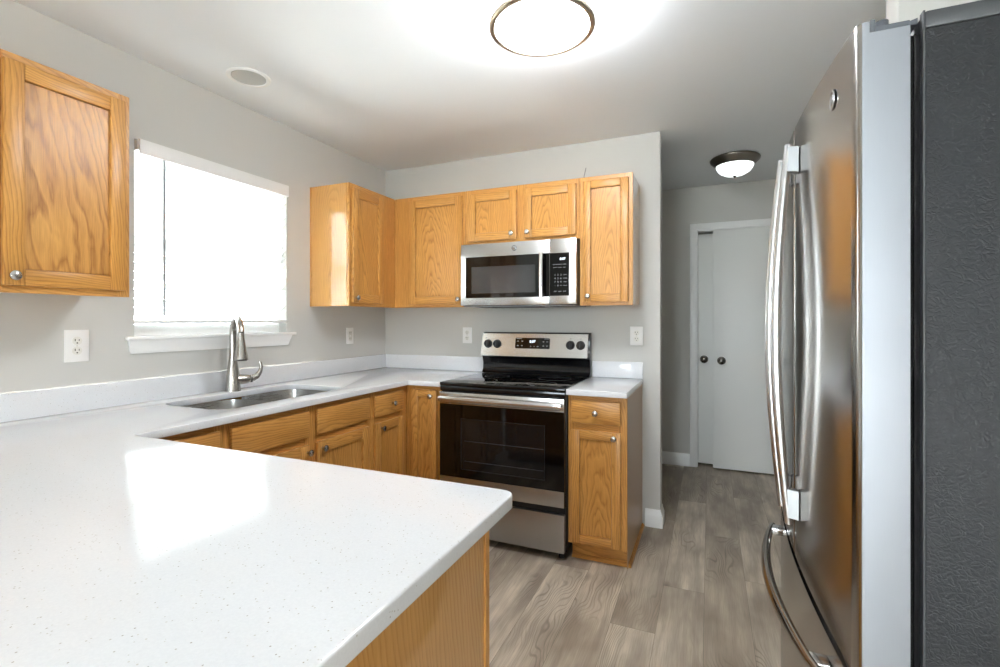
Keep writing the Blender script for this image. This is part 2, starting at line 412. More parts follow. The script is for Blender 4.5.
# apron: moulded, narrower at the bottom
prof = [(0.001, 1.191), (0.016, 1.191), (0.015, 1.180), (0.011, 1.160), (0.010, 1.145), (0.010, 1.131), (0.001, 1.131)]
b = MB(); A = [b.bm.verts.new((x, -1.839 + (1.191-z)*0.18, z)) for x, z in prof]; B = [b.bm.verts.new((x, -0.938 - (1.191-z)*0.45, z)) for x, z in prof]
for i in range(len(prof)):
    j = (i+1) % len(prof); b.bm.faces.new((A[i], A[j], B[j], B[i]))
b.bm.faces.new(A); b.bm.faces.new(B); bmesh.ops.recalc_face_normals(b.bm, faces=b.bm.faces[:])
obj('window_apron', b, WHITEP, w1)

# blind
bl = thing('window_blind', 'white horizontal slat blind lowered over the kitchen window above the sink', 'blind', (-0.02, -1.39, 2.08))
obj('valance', MB().box(0.022, 0.030, -1.804, -0.978, 2.013, 2.078, 0, 0.002).box(-0.05, 0.022, -0.986, -0.978, 2.013, 2.078), WHITEP, bl)
obj('headrail', MB().box(-0.052, 0.016, -1.806, -0.988, 2.030, 2.077), WHITEP, bl)
t = MB(); z = 2.005; ang = math.radians(-42); n = 0
while z > 1.305:
    cxx = -0.022; hw = 0.024
    dx, dz = hw*math.cos(ang), hw*math.sin(ang)
    t.prism([(cxx-dx, -1.8095, z+dz), (cxx, -1.8095, z+0.002), (cxx+dx, -1.8095, z-dz), (cxx+dx, -1.8095, z-dz-0.0022), (cxx, -1.8095, z-0.0005), (cxx-dx, -1.8095, z+dz-0.0022)], (0, 0.838, 0))
    z -= 0.0405; n += 1
obj('slat_panel', t, BLIND, bl, 20)
obj('bottom_rail', MB().box(-0.048, 0.004, -1.8095, -0.9715, 1.262, 1.280, 0, 0.003), WHITEP, bl)
t = MB()
for y in (-1.66, -1.39, -1.12):
    t.box(0.0022, 0.0032, y-0.001, y+0.001, 1.28, 2.03).box(-0.0475, -0.0465, y-0.001, y+0.001, 1.28, 2.03)
obj('ladder_cord', t, WHITEP, bl)
obj('tilt_wand', MB().cyl((0.014, -1.690, 2.02), (0.014, -1.690, 1.30), 0.0055, None, 10).cyl((0.014, -1.690, 2.035), (0.014, -1.690, 2.02), 0.002, None, 8), simple('wand_grey', '#9fa2a4', 0.3), bl)

# baseboards (profiled)
def base_profile(b, p0, p1, out, h=0.108):
    d = Vector((out[0], out[1], 0)); pr = [(0.0, 0), (0.015, 0), (0.015, h*0.62), (0.011, h*0.72), (0.006, h*0.86), (0.004, h), (0.0, h)]
    A = [b.bm.verts.new((p0[0]+d.x*a, p0[1]+d.y*a, z)) for a, z in pr]; B = [b.bm.verts.new((p1[0]+d.x*a, p1[1]+d.y*a, z)) for a, z in pr]
    n = len(pr)
    for i in range(n): b.bm.faces.new((A[i], A[(i+1) % n], B[(i+1) % n], B[i]))
    b.bm.faces.new(A); b.bm.faces.new(B); bmesh.ops.recalc_face_normals(b.bm, faces=b.bm.faces[:])
def base_corner(b, c, o1, o2, h=0.108):
    for a, z0, z1 in ((0.015, 0, h*0.62), (0.011, h*0.62, h*0.72), (0.006, h*0.72, h*0.86), (0.004, h*0.86, h)):
        b.box(min(c[0], c[0]+o1[0]*a+o2[0]*a), max(c[0], c[0]+o1[0]*a+o2[0]*a), min(c[1], c[1]+o1[1]*a+o2[1]*a), max(c[1], c[1]+o1[1]*a+o2[1]*a), z0, z1)
b = MB(); base_profile(b, (1.962, 0), (WE, 0), (0, -1)); base_profile(b, (WE, 0), (WE, 0.118), (1, 0)); base_corner(b, (WE, 0), (0, -1), (1, 0))
struct('baseboard_back', b, WHITEP)
b = MB(); base_profile(b, (1.942, HY), (2.173, HY), (0, -1)); base_profile(b, (3.079, HY), (RX, HY), (0, -1)); struct('baseboard_hall', b, WHITEP)
b = MB(); base_profile(b, (2.866, -1.285), (2.866, -1.17), (-1, 0)); struct('baseboard_stub', b, WHITEP)
b = MB(); base_profile(b, (0, RY), (0, -3.02), (1, 0)); struct('baseboard_left', b, WHITEP)
b = MB(); base_profile(b, (RX, RY), (RX, -2.4), (-1, 0)); struct('baseboard_right', b, WHITEP)
# closet casing and doors
struct('trim_1', MB().box(2.173, 2.231, HY-0.016, HY-0.0005, 0, 2.118, 0, 0.004).box(3.02, 3.078, HY-0.016, HY-0.0005, 0, 2.118, 0, 0.004).box(2.231, 3.02, HY-0.016, HY-0.0005, 2.060, 2.118, 0, 0.004)
       .box(2.2302, 2.236, HY, HY+0.11, 0, 2.06).box(3.014, 3.0198, HY, HY+0.11, 0, 2.06).box(2.236, 3.014, HY, HY+0.11, 2.052, 2.0618), WHITEP)
def door_knob(parent, x, y, z):
    obj('door_knob', MB().lathe([(0, 0), (0.034, 0), (0.034, 0.004), (0.014, 0.008), (0.012, 0.024), (0.025, 0.034), (0.030, 0.046), (0.027, 0.056), (0.015, 0.062), (0, 0.063)], (x, y, z), (0, -1, 0), 24), simple('dark_bronze_nickel', '#6a6660', 0.25, 1.0), parent)
d1 = struct('door_1', MB().box(2.2375, 2.66, HY+0.075, HY+0.107, 0.020, 2.036, 0, 0.002), DOORP); door_knob(d1, 2.286, HY+0.075, 0.935)
d2 = struct('door_2', MB().box(2.358, 3.012, HY-0.018, HY+0.016, 0.014, 2.054, 0, 0.002), DOORP); door_knob(d2, 2.424, HY-0.018, 0.934); door_knob(d2, 2.915, HY-0.018, 0.926)

# ------------------------------------------------------------------ cabinets
# a face is a frame (u along the wall, z up, d outwards): 'back' faces -y, 'left' faces +x
def FB(y0): return lambda u0, u1, d0, d1: (u0, u1, y0-d1, y0-d0)
def FL(x0): return lambda u0, u1, d0, d1: (x0+d0, x0+d1, u0, u1)
def FP(y0): return lambda u0, u1, d0, d1: (u0, u1, y0+d0, y0+d1)      # faces +y
def fbox(mb, F, u0, u1, d0, d1, z0, z1, m=0, bev=0.0, seg=2):
    x0, x1, y0, y1 = F(u0, u1, d0, d1); return mb.box(x0, x1, y0, y1, z0, z1, m, bev, seg)
def hgrain(F): return 2 if F(0, 1, 0, 0)[0] == F(0, 1, 0, 0)[1] else 1
def outdir(F):
    a = F(0, 0, 0, 1); return (a[1]-a[0] if a[0] != a[1] else 0, 0, 0) if a[0] != a[1] else ((0, 1, 0) if a[3] > a[2] and a[3] > 0.5 and False else None)
def knob(parent, F, u, z, d, axis):
    x0, x1, y0, y1 = F(u, u, d, d)
    return obj('knob', MB().lathe([(0, 0), (0.007, 0), (0.0065, 0.004), (0.005, 0.010), (0.006, 0.014), (0.0125, 0.018), (0.0155, 0.0225), (0.0150, 0.0265), (0.010, 0.0300), (0, 0.0315)], (x0, y0, z), axis, 24), KNOBM, parent)
def cab_door(parent, F, axis, u0, u1, z0, z1, kn=None, st=0.052, name='door', pm=None):
    h = hgrain(F); t = MB(); D = 0.019
    fbox(t, F, u0, u0+st, 0.0005, D, z0, z1, 0, 0.003); fbox(t, F, u1-st, u1, 0.0005, D, z0, z1, 0, 0.003)
    fbox(t, F, u0+st, u1-st, 0.0005, D-0.0004, z1-st, z1, h, 0.003); fbox(t, F, u0+st, u1-st, 0.0005, D-0.0004, z0, z0+st, h, 0.003)
    d = obj(name, t, OAKS, parent)
    obj('door_panel', fbox(MB(), F, u0+st+0.0022, u1-st-0.0022, 0.002, 0.0085, z0+st+0.0022, z1-st-0.0022, 0), pm or OAKZ, d)
    if kn: knob(d, F, kn[0], kn[1], D-0.0005, axis)
    return d
def drawer(parent, F, axis, u0, u1, z0, z1, kn=True):
    h = hgrain(F); t = MB(); fbox(t, F, u0, u1, 0.0005, 0.019, z0, z1, h, 0.006, 2)
    d = obj('drawer_front', t, OAKS, parent)
    if kn: knob(d, F, (u0+u1)/2 if kn is True else kn[0], (z0+z1)/2 if kn is True else kn[1], 0.0185, axis)
    return d
def face_frame(parent, F, u0, u1, z0, z1, stiles, rails, d0=-0.019):
    h = hgrain(F); t = MB()
    for a, b_ in stiles: fbox(t, F, a, b_, d0+0.0005, 0, z0, z1, 0, 0.0012, 1)
    ss = sorted(stiles)
    for (a, b_), (c, d) in zip(ss, ss[1:]):
        for r0, r1 in rails: fbox(t, F, b_, c, d0+0.0005, -0.0003, r0, r1, h, 0.0008, 1)
    return obj('face_frame', t, OAKS, parent)

UZ0, UZ1 = 1.365, 2.121
AX_B, AX_L = (0, -1, 0), (1, 0, 0)
g_up = 'oak wall cabinets'; g_base = 'oak base cabinets'
# near left wall cabinet
c = thing('wall_cabinet', 'large honey oak wall cabinet left of the window, nearest the camera', 'cabinet', (0.15, -2.39, UZ0), g_up)
F = FL(0.311)
obj('carcass', MB().box(0.001, 0.2915, -2.770, -2.006, UZ0+0.012, UZ1, 3), OAKS, c)
face_frame(c, F, -2.770, -2.006, UZ0, UZ1, [(-2.770, -2.732), (-2.407, -2.369), (-2.044, -2.006)], [(UZ0, UZ0+0.035), (UZ1-0.038, UZ1)])
cab_door(c, F, AX_L, -2.372, -2.026, 1.388, 2.094, (-2.352, 1.418), pm=OAKFIG)
cab_door(c, F, AX_L, -2.750, -2.404, 1.388, 2.094, (-2.424, 1.418), pm=OAKFIG)
# corner cabinet on left wall
c = thing('wall_cabinet', 'oak wall cabinet in the corner right of the window with its pale side panel glaring', 'cabinet', (0.15, -0.39, UZ0), g_up)
obj('carcass', MB().box(0.001, 0.2915, -0.777, -0.001, UZ0+0.010, UZ1, 3), OAKS, c)
obj('side_panel', MB().box(0.001, 0.2915, -0.7805, -0.7775, UZ0, UZ1, 0).box(0.001, 0.014, -0.785, -0.781, UZ0, UZ1, 0, 0.001), [OAKPLY], c)
F = FL(0.311)
face_frame(c, F, -0.7805, -0.3115, UZ0, UZ1, [(-0.7805, -0.742), (-0.475, -0.3115)], [(UZ0, UZ0+0.035), (UZ1-0.038, UZ1)])
cab_door(c, F, AX_L, -0.762, -0.460, 1.388, 2.088, (-0.742, 1.418))
# corner cabinet on back wall
F = FB(-0.311)
c = thing('wall_cabinet', 'oak wall cabinet with one door on the back wall left of the microwave', 'cabinet', (0.59, -0.15, UZ0), g_up)
obj('carcass', MB().box(0.312, 0.8615, -0.2915, -0.001, UZ0+0.010, UZ1, 3), OAKS, c)
face_frame(c, F, 0.3115, 0.862, UZ0, UZ1, [(0.3115, 0.455), (0.828, 0.862)], [(UZ0, UZ0+0.035), (UZ1-0.038, UZ1)])
cab_door(c, F, AX_B, 0.437, 0.846, 1.385, 2.092, (0.826, 1.415))
# above microwave
c = thing('wall_cabinet', 'short oak two-door wall cabinet directly above the microwave', 'cabinet', (1.245, -0.15, 1.764), g_up)
obj('carcass', MB().box(0.863, 1.6245, -0.2915, -0.001, 1.768, UZ1, 3), OAKS, c)
face_frame(c, F, 0.863, 1.6245, 1.764, UZ1, [(0.863, 0.905), (1.216, 1.290), (1.590, 1.6245)], [(1.764, 1.800), (UZ1-0.038, UZ1)])
cab_door(c, F, AX_B, 0.892, 1.228, 1.786, 2.090, (1.200, 1.819), 0.05)
cab_door(c, F, AX_B, 1.276, 1.605, 1.786, 2.090, (1.304, 1.819), 0.05)
# right of microwave
c = thing('wall_cabinet', 'tall narrow oak wall cabinet right of the microwave at the end of the row', 'cabinet', (1.78, -0.15, UZ0), g_up)
obj('carcass', MB().box(1.6255, 1.9285, -0.2915, -0.001, UZ0+0.010, UZ1, 3), OAKS, c)
face_frame(c, F, 1.6255, 1.9305, UZ0, UZ1, [(1.6255, 1.668), (1.885, 1.9305)], [(UZ0, UZ0+0.035), (UZ1-0.038, UZ1)])
cab_door(c, F, AX_B, 1.648, 1.908, 1.386, 2.094, (1.679, 1.419), 0.045)
tag(obj('cable', MB().tube([(1.571, -0.012, 2.122), (1.573, -0.010, 2.17), (1.578, -0.009, 2.220), (1.590, -0.009, 2.272)], 0.0028, 8), simple('grey_wire', '#8f8f8c', 0.5)), 'short grey wire sticking up from behind the wall cabinets above the microwave', 'cable')

# base cabinets
BT = 0.883; DB, DT, RB, RT = 0.105, 0.700, 0.736, 0.858
def toe(c, F, u0, u1, z=0.095, deep=0.50):
    obj('toe_kick', fbox(MB(), F, u0, u1, -deep, -0.075, 0, z, hgrain(F)), OAKS, c)
F = FL(0.610)
# left of sink, running into the peninsula corner
c = thing('base_cabinet', 'oak base cabinet left of the sink, tucked into the peninsula corner', 'cabinet', (0.3, -2.05, 0), g_base)
obj('carcass', MB().box(0.002, 0.5905, -2.245, -1.8465, 0.095, BT, 3), OAKS, c); toe(c, F, -2.245, -1.8465)
face_frame(c, F, -2.245, -1.8465, 0.095, BT, [(-2.245, -2.19), (-1.885, -1.8465)], [(0.095, 0.13), (0.695, 0.745), (0.845, BT)])
drawer(c, F, AX_L, -2.200, -1.869, RB, RT); cab_door(c, F, AX_L, -2.200, -1.869, DB, DT, (-1.90, 0.668))
# sink base (hollow)
c = thing('base_cabinet', 'wide oak base cabinet under the double sink with two false drawer fronts', 'cabinet', (0.3, -1.40, 0), g_base)
obj('carcass', MB().box(0.002, 0.5905, -1.8455, -1.8275, 0.095, BT, 3).box(0.002, 0.5905, -0.9785, -0.9605, 0.095, BT, 3).box(0.002, 0.5905, -1.8275, -0.9785, 0.095, 0.113, 3).box(0.002, 0.010, -1.8275, -0.9785, 0.113, BT, 3), OAKS, c); toe(c, F, -1.8455, -0.9605)
face_frame(c, F, -1.8455, -0.9605, 0.095, BT, [(-1.8455, -1.805), (-1.437, -1.355), (-1.002, -0.9605)], [(0.095, 0.13), (0.690, 0.745), (0.845, BT)])
for u0, u1, k in ((-1.822, -1.421, -1.436), (-1.371, -0.986, -1.322)):
    drawer(c, F, AX_L, u0, u1, RB, RT, None); cab_door(c, F, AX_L, u0, u1, DB, DT, (k if k < -1.4 else k-0.02, 0.668), 0.055)
# drawer base right of sink
c = thing('base_cabinet', 'narrow oak base cabinet with knobbed drawer right of the sink cabinet', 'cabinet', (0.3, -0.79, 0), g_base)
obj('carcass', MB().box(0.002, 0.5905, -0.9595, -0.6300, 0.095, BT, 3), OAKS, c); toe(c, F, -0.9595, -0.6300)
face_frame(c, F, -0.9595, -0.6110, 0.095, BT, [(-0.9595, -0.915), (-0.685, -0.6110)], [(0.095, 0.13), (0.690, 0.745), (0.845, BT)])
drawer(c, F, AX_L, -0.934, -0.665, RB, RT, (-0.782, 0.795)); cab_door(c, F, AX_L, -0.934, -0.665, DB, DT, (-0.885, 0.670), 0.05)
# back corner cabinet
F = FB(-0.610)
c = thing('base_cabinet', 'oak corner base cabinet with one tall narrow door left of the range', 'cabinet', (0.45, -0.3, 0), g_base)
obj('carcass', MB().box(0.002, 0.8650, -0.5905, -0.002, 0.095, BT, 3), OAKS, c); toe(c, F, 0.56, 0.8650)
face_frame(c, F, 0.6115, 0.8655, 0.095, BT, [(0.6115, 0.672), (0.812, 0.8655)], [(0.095, 0.13), (0.845, BT)])
cab_door(c, F, AX_B, 0.655, 0.831, DB, 0.860, (0.800, 0.824), 0.045)
# right base cabinet
c = thing('base_cabinet', 'narrow oak base cabinet between the range and the hall, drawer over one door', 'cabinet', (1.79, -0.3, 0), g_base)
obj('carcass', MB().box(1.6365, 1.9400, -0.5905, -0.002, 0.092, BT, 3), OAKS, c)
obj('side_panel', MB().box(1.9405, 1.9450, -0.5905, -0.002, 0.0, BT), simple('worn_side_laminate', '#a8855e', 0.32), c)
obj('toe_kick', MB().box(1.6465, 1.9400, -0.560, -0.05, 0, 0.0915, 1), OAKS, c)
t = MB()
for k, (dz0, dz1, a) in enumerate(((0, 0.008, 0.014), (0.008, 0.014, 0.011), (0.014, 0.019, 0.006))):
    t.box(1.6465, 1.9455+a, -0.561-a, -0.561, dz0, dz1, 1); t.box(1.9455, 1.9455+a, -0.561, -0.018, dz0, dz1, 2)
obj('shoe_moulding', t, OAKS, c)
face_frame(c, F, 1.6365, 1.9450, 0.092, BT, [(1.6365, 1.675), (1.898, 1.9450)], [(0.092, 0.13), (0.690, 0.745), (0.845, BT)])
drawer(c, F, AX_B, 1.656, 1.914, RB, RT, (1.787, 0.796)); cab_door(c, F, AX_B, 1.656, 1.914, DB, DT, (1.882, 0.674), 0.045)
# peninsula base
c = thing('base_cabinet', 'oak peninsula base cabinet with plain end panel under the white worktop overhang', 'cabinet', (0.95, -2.53, 0), g_base)
obj('carcass', MB().box(0.62, 1.900, -2.820, -2.269, 0.095, BT, 3), OAKS, c)
obj('toe_kick', MB().box(0.62, 1.900, -2.820, -2.345, 0, 0.094, 1), OAKS, c)
obj('end_panel', MB().box(1.9005, 1.9170, -2.820, -2.2685, 0.0, BT, 0), [OAKPLY], c)
obj('back_panel', MB().box(0.62, 1.9170, -2.836, -2.8205, 0.0, BT, 3), OAKS, c)
F = FP(-2.249)
face_frame(c, F, 0.645, 1.9205, 0.095, BT, [(0.645, 0.70), (1.24, 1.30), (1.883, 1.9205)], [(0.095, 0.13), (0.690, 0.745), (0.845, BT)])
for u0, u1 in ((0.682, 1.258), (1.282, 1.900)):
    drawer(c, F, (0, 1, 0), u0, u1, RB, RT); cab_door(c, F, (0, 1, 0), u0, u1, DB, DT, (u0+0.03, 0.668))

# ------------------------------------------------------------------ worktops
def slab(name, outer, hole, z0, z1, parent=None, bev=0.004):
    bm = bmesh.new()
    def loop(pts):
        vs = [bm.verts.new((x, y, z1)) for x, y in pts]
        return [bm.edges.new((vs[i], vs[(i+1) % len(vs)])) for i in range(len(vs))]
    es = loop(outer)
    if hole: es += loop(hole)
    bmesh.ops.triangle_fill(bm, edges=es, use_beauty=True, use_dissolve=False)
    r = bmesh.ops.extrude_face_region(bm, geom=bm.faces[:])
    bmesh.ops.translate(bm, vec=(0, 0, z0-z1), verts=[g for g in r['geom'] if isinstance(g, bmesh.types.BMVert)])
    bmesh.ops.recalc_face_normals(bm, faces=bm.faces[:])
    bmesh.ops.dissolve_limit(bm, angle_limit=0.01, verts=bm.verts[:], edges=bm.edges[:])
    sel = [e for e in bm.edges if len(e.link_faces) == 2 and e.calc_face_angle(0) > 1.2 and abs(e.verts[0].co.z-e.verts[1].co.z) < 1e-5]
    bmesh.ops.bevel(bm, geom=sel, offset=bev, segments=3, profile=0.5, affect='EDGES')
    m = MB(); m.bm.free(); m.bm = bm
    return obj(name, m, QUARTZ, parent)
def rrect(x0, x1, y0, y1, r, n=8):
    p = []
    for cx_, cy_, a0 in ((x1-r, y1-r, 0), (x0+r, y1-r, PI/2), (x0+r, y0+r, PI), (x1-r, y0+r, 1.5*PI)):
        for i in range(n+1): p.append((cx_+r*math.cos(a0+PI/2*i/n), cy_+r*math.sin(a0+PI/2*i/n)))
    return p
def arc(cx_, cy_, r, a0, a1, n=8): return [(cx_+r*math.cos(a0+(a1-a0)*i/n), cy_+r*math.sin(a0+(a1-a0)*i/n)) for i in range(n+1)]
ZC0, ZC1 = 0.884, 0.914
outer = [(0.001, -2.985)] + arc(1.953-0.03, -2.985+0.03, 0.03, -PI/2, 0) + arc(1.953-0.03, -2.181-0.03, 0.03, 0, PI/2) + [(0.648, -2.184), (0.648, -0.648), (0.8675, -0.648), (0.8675, -0.001), (0.001, -0.001)]
SX0, SX1, SY0, SY1 = 0.115, 0.527, -1.785, -1.045
wt = thing('worktop', 'white speckled quartz worktop wrapping from the range past the sink onto the peninsula', 'worktop', (0.8, -1.9, ZC0))
slab('slab', outer, rrect(SX0, SX1, SY0, SY1, 0.085)[::-1], ZC0, ZC1, wt)
obj('backsplash', MB().box(0.001, 0.020, -2.985, -0.001, ZC1+0.0003, 1.016, 0, 0.0015), QUARTZ, wt)
obj('backsplash', MB().box(0.0203, 0.8675, -0.020, -0.001, ZC1+0.0003, 1.016, 0, 0.0015), QUARTZ, wt)
wt2 = thing('worktop', 'short white quartz worktop on the narrow cabinet right of the range', 'worktop', (1.79, -0.32, ZC0))
slab('slab', [(1.6345, -0.648), (1.949, -0.648), (1.949, -0.001), (1.6345, -0.001)], None, ZC0, ZC1, wt2, 0.003)
obj('backsplash', MB().box(1.6345, 1.949, -0.020, -0.001, ZC1+0.0003, 1.016, 0, 0.0015), QUARTZ, wt2)

# ------------------------------------------------------------------ sink
sk = thing('sink', 'stainless double bowl undermount sink below the window', 'sink', (0.32, -1.41, ZC0))
def bowl(y0, y1, z_top, z_bot):
    b = MB(); loops = []
    for (ins, z, r) in ((0.0, z_top, 0.085), (0.002, z_top-0.02, 0.085), (0.010, z_bot+0.03, 0.08), (0.020, z_bot+0.010, 0.075), (0.040, z_bot, 0.06)):
        loops.append([b.bm.verts.new((x, y, z)) for x, y in rrect(SX0-0.004+ins, SX1+0.004-ins, y0+ins, y1-ins, r)])
    # outer skin 2 mm out
    for (ins, z, r) in ((0.038, z_bot-0.002, 0.06), (0.018, z_bot+0.008, 0.077), (0.008, z_bot+0.03, 0.082), (-0.002, z_top-0.02, 0.087), (-0.002, z_top, 0.087)):
        loops.append([b.bm.verts.new((x, y, z)) for x, y in rrect(SX0-0.004+ins, SX1+0.004-ins, y0+ins, y1-ins, r)])
    n = len(loops[0])
    for i, (A, B) in enumerate(zip(loops, loops[1:])):
        if i == 4: b.bm.faces.new(A); b.bm.faces.new(B); continue
        for k in range(n): b.bm.faces.new((A[k], A[(k+1) % n], B[(k+1) % n], B[k]))
    A, B = loops[-1], loops[0]
    for k in range(n): b.bm.faces.new((A[k], A[(k+1) % n], B[(k+1) % n], B[k]))
    bmesh.ops.recalc_face_normals(b.bm, faces=b.bm.faces[:]); return b
ymid = -1.415
for y0, y1 in ((SY0-0.004, ymid-0.010), (ymid+0.010, SY1+0.004)):
    bo = obj('bowl', bowl(y0, y1, ZC0-0.001, 0.70), SINKST, sk)
    obj('drain', MB().lathe([(0, 0), (0.045, 0), (0.043, 0.003), (0.036, 0.002), (0.034, 0.0008), (0, 0.0008)], (0.30, (y0+y1)/2, 0.7006), (0, 0, 1), 28), CHROME, bo)
obj('divider', MB().box(SX0+0.03, SX1-0.03, ymid-0.0075, ymid+0.0075, 0.80, 0.878, 0, 0.006, 3), SINKST, sk)

# ------------------------------------------------------------------ faucet
fx, fy = 0.078, -1.387
fa = thing('faucet', 'brushed nickel pull-down kitchen faucet standing behind the sink', 'faucet', (fx, fy, ZC1))
obj('base_body', MB().lathe([(0, 0), (0.037, 0), (0.037, 0.004), (0.0355, 0.008), (0.033, 0.05), (0.029, 0.10), (0.022, 0.145), (0.0185, 0.17), (0.0172, 0.20), (0, 0.20)], (fx, fy, ZC1+0.0003), (0, 0, 1), 32), NICKEL, fa)
dv = Vector((math.cos(-0.47), math.sin(-0.47), 0)); Bp = Vector((fx, fy, 0))
pts = []; rr = []
for z in (1.113, 1.16, 1.20): pts.append(Bp+Vector((0, 0, z))); rr.append(0.0172 if z < 1.15 else 0.0168)
Rr = 0.088; zc = 1.205
for i in range(1, 15):
    a = PI - PI*i/15*1.02; pts.append(Bp + dv*(Rr+Rr*math.cos(a)) + Vector((0, 0, zc+Rr*0.98*math.sin(a)))); rr.append(0.0166-0.002*i/15)
obj('spout', MB().tube(pts, rr, 20), NICKEL, fa)
e = pts[-1]; hd = (Bp+dv*0.182+Vector((0, 0, 1.085))) - e
hdir = hd.normalized(); Lh = hd.length
sh = obj('spray_head', MB().lathe([(0, 0), (0.0145, 0), (0.0150, 0.02), (0.0205, Lh*0.45), (0.0285, Lh*0.85), (0.0310, Lh*0.97), (0.029, Lh), (0, Lh)], e+hdir*0.001, hdir, 28), NICKEL, fa)
obj('nozzle', MB().lathe([(0, 0), (0.026, 0), (0.025, 0.003), (0, 0.003)], e+hdir*(Lh+0.0012), hdir, 24), simple('dark_nozzle', '#3c3b3a', 0.4), sh)
lv = Vector((0.45, 0.893, 0)).normalized(); lb = Bp+Vector((0, 0, 0.972))
hs = obj('handle_hub', MB().lathe([(0, 0.0), (0.026, 0.0), (0.0255, 0.03), (0.022, 0.058), (0.019, 0.068), (0, 0.068)], lb+lv*0.012, lv, 24), NICKEL, fa)
obj('lever', MB().tube([lb+lv*0.080, lb+lv*0.092+Vector((0, 0, 0.002)), lb+lv*0.112+Vector((0, 0, 0.012)), lb+lv*0.128+Vector((0, 0, 0.032)), lb+lv*0.134+Vector((0, 0, 0.058)), lb+lv*0.131+Vector((0, 0, 0.078)), lb+lv*0.127+Vector((0, 0, 0.090))],
    [0.0185, 0.0185, 0.0165, 0.0120, 0.0095, 0.0075, 0.005], 16, 0), NICKEL, fa)
obj('lever_collar', MB().lathe([(0, 0), (0.0192, 0), (0.0192, 0.010), (0, 0.010)], lb+lv*0.0805, lv, 20), simple('collar_dark', '#4a4845', 0.35, 1.0), fa)

# ------------------------------------------------------------------ outlets
def plate(label, x, y, z, facing, w, h, kind='outlet', group='wall outlets'):
    o = thing('wall_outlet', label, 'outlet', (x, y, z), group)
    def P(u, d, zz):      # local to world
        return (x+d, y+u, z+zz) if facing == 'x' else (x+u, y-d, z+zz)
    def bx(mb, u0, u1, d0, d1, z0, z1, m=0, bev=0):
        a, b_ = P(u0, d0, z0), P(u1, d1, z1); mb.box(min(a[0], b_[0]), max(a[0], b_[0]), min(a[1], b_[1]), max(a[1], b_[1]), z+z0, z+z1, m, bev); return mb
    obj('cover_plate', bx(MB(), -w/2, w/2, 0.0004, 0.006, -h/2, h/2, 0, 0.002), PLASTICW, o)
    ax = (1, 0, 0) if facing == 'x' else (0, -1, 0)
    if kind == 'outlet':
        for zz in (0.0195, -0.0195):
            r = obj('receptacle', MB().lathe([(0, 0), (0.0170, 0), (0.0168, 0.0016), (0, 0.0018)], P(0, 0.0061, zz), ax, 28), simple('receptacle_ivory', '#e9e7df', 0.35), o)
            obj('slot', bx(MB(), -0.0085, -0.0055, 0.0078, 0.0083, zz-0.001, zz+0.008), SLOT, r); obj('slot', bx(MB(), 0.0050, 0.0075, 0.0078, 0.0083, zz, zz+0.007), SLOT, r)
            obj('slot', MB().lathe([(0, 0), (0.0028, 0), (0.0028, 0.0005), (0, 0.0005)], P(0, 0.0078, zz-0.008), ax, 12), SLOT, r)
        obj('screw', MB().lathe([(0, 0), (0.003, 0), (0.0025, 0.001), (0, 0.0012)], P(0, 0.0061, 0), ax, 12), simple('screw_head', '#d8d6d0', 0.4), o)
    else:
        r = obj('receptacle', bx(MB(), -0.0165, 0.0165, 0.0061, 0.0082, -0.0335, 0.0335, 0, 0.001), simple('receptacle_grey_white', '#dedcd4', 0.35), o)
        for zz in (0.019, -0.021):
            obj('slot', bx(MB(), -0.0085, -0.006, 0.0083, 0.0087, zz-0.001, zz+0.007), SLOT, r); obj('slot', bx(MB(), 0.005, 0.0075, 0.0083, 0.0087, zz, zz+0.007), SLOT, r)
        obj('test_button', bx(MB(), -0.008, 0.008, 0.0083, 0.0092, -0.006, 0.006, 0, 0.0005), PLASTICW, r)
plate('white duplex outlet with oversized plate left of the window below the near oak cabinet', 0, -2.025, 1.176, 'x', 0.083, 0.128)
plate('white rectangular outlet on the window wall below the corner wall cabinet', 0, -0.413, 1.169, 'x', 0.072, 0.114, 'gfci')
plate('white duplex outlet on the back wall left of the range', 0.7205, 0, 1.170, 'y', 0.073, 0.114)
plate('white duplex outlet on the back wall right of the range near the hall', 1.910, 0, 1.180, 'y', 0.078, 0.118)

# ------------------------------------------------------------------ range
rg = thing('range', 'stainless and black electric range with glass cooktop and oven door', 'range', (1.252, -0.34, 0))
x0, x1 = 0.8715, 1.6330
obj('body', MB().box(x0, x1, -0.630, -0.030, 0.045, 0.896, 0, 0.002), BLACK, rg)
ck = obj('cooktop', MB().box(x0-0.001, x1+0.0008, -0.655, -0.088, 0.8965, 0.917, 0, 0.006, 3), BLKGLASS, rg)
BURN = simple('burner_print', '#2e2e30', 0.3)
for bx_, by_, r in ((1.06, -0.50, 0.105), (1.45, -0.50, 0.085), (1.06, -0.24, 0.08), (1.45, -0.24, 0.10)):
    obj('burner_ring', MB().lathe([(r, 0), (r, 0.0003), (r-0.0015, 0.0003), (r-0.0015, 0)], (bx_, by_, 0.9171), (0, 0, 1), 48, 0, False), BURN, ck)
# front apron under the cooktop
obj('vent_trim', MB().box(x0+0.002, x1-0.002, -0.652, -0.6305, 0.866, 0.896, 0, 0.003), BLKGLOSS, rg)
# oven door
dr = obj('oven_door', MB().box(x0+0.004, x1-0.004, -0.660, -0.6315, 0.286, 0.862, 0, 0.004), BLKGLOSS, rg)
obj('top_trim', MB().box(x0+0.006, x1-0.006, -0.663, -0.6605, 0.793, 0.861, 0, 0.001), STEEL, dr)
obj('bottom_trim', MB().box(x0+0.006, x1-0.006, -0.663, -0.6605, 0.288, 0.372, 0, 0.001), STEELD, dr)
gl = obj('door_glass', MB().box(x0+0.006, x1-0.006, -0.6625, -0.6605, 0.373, 0.792, 0), BLKGLASS, dr)
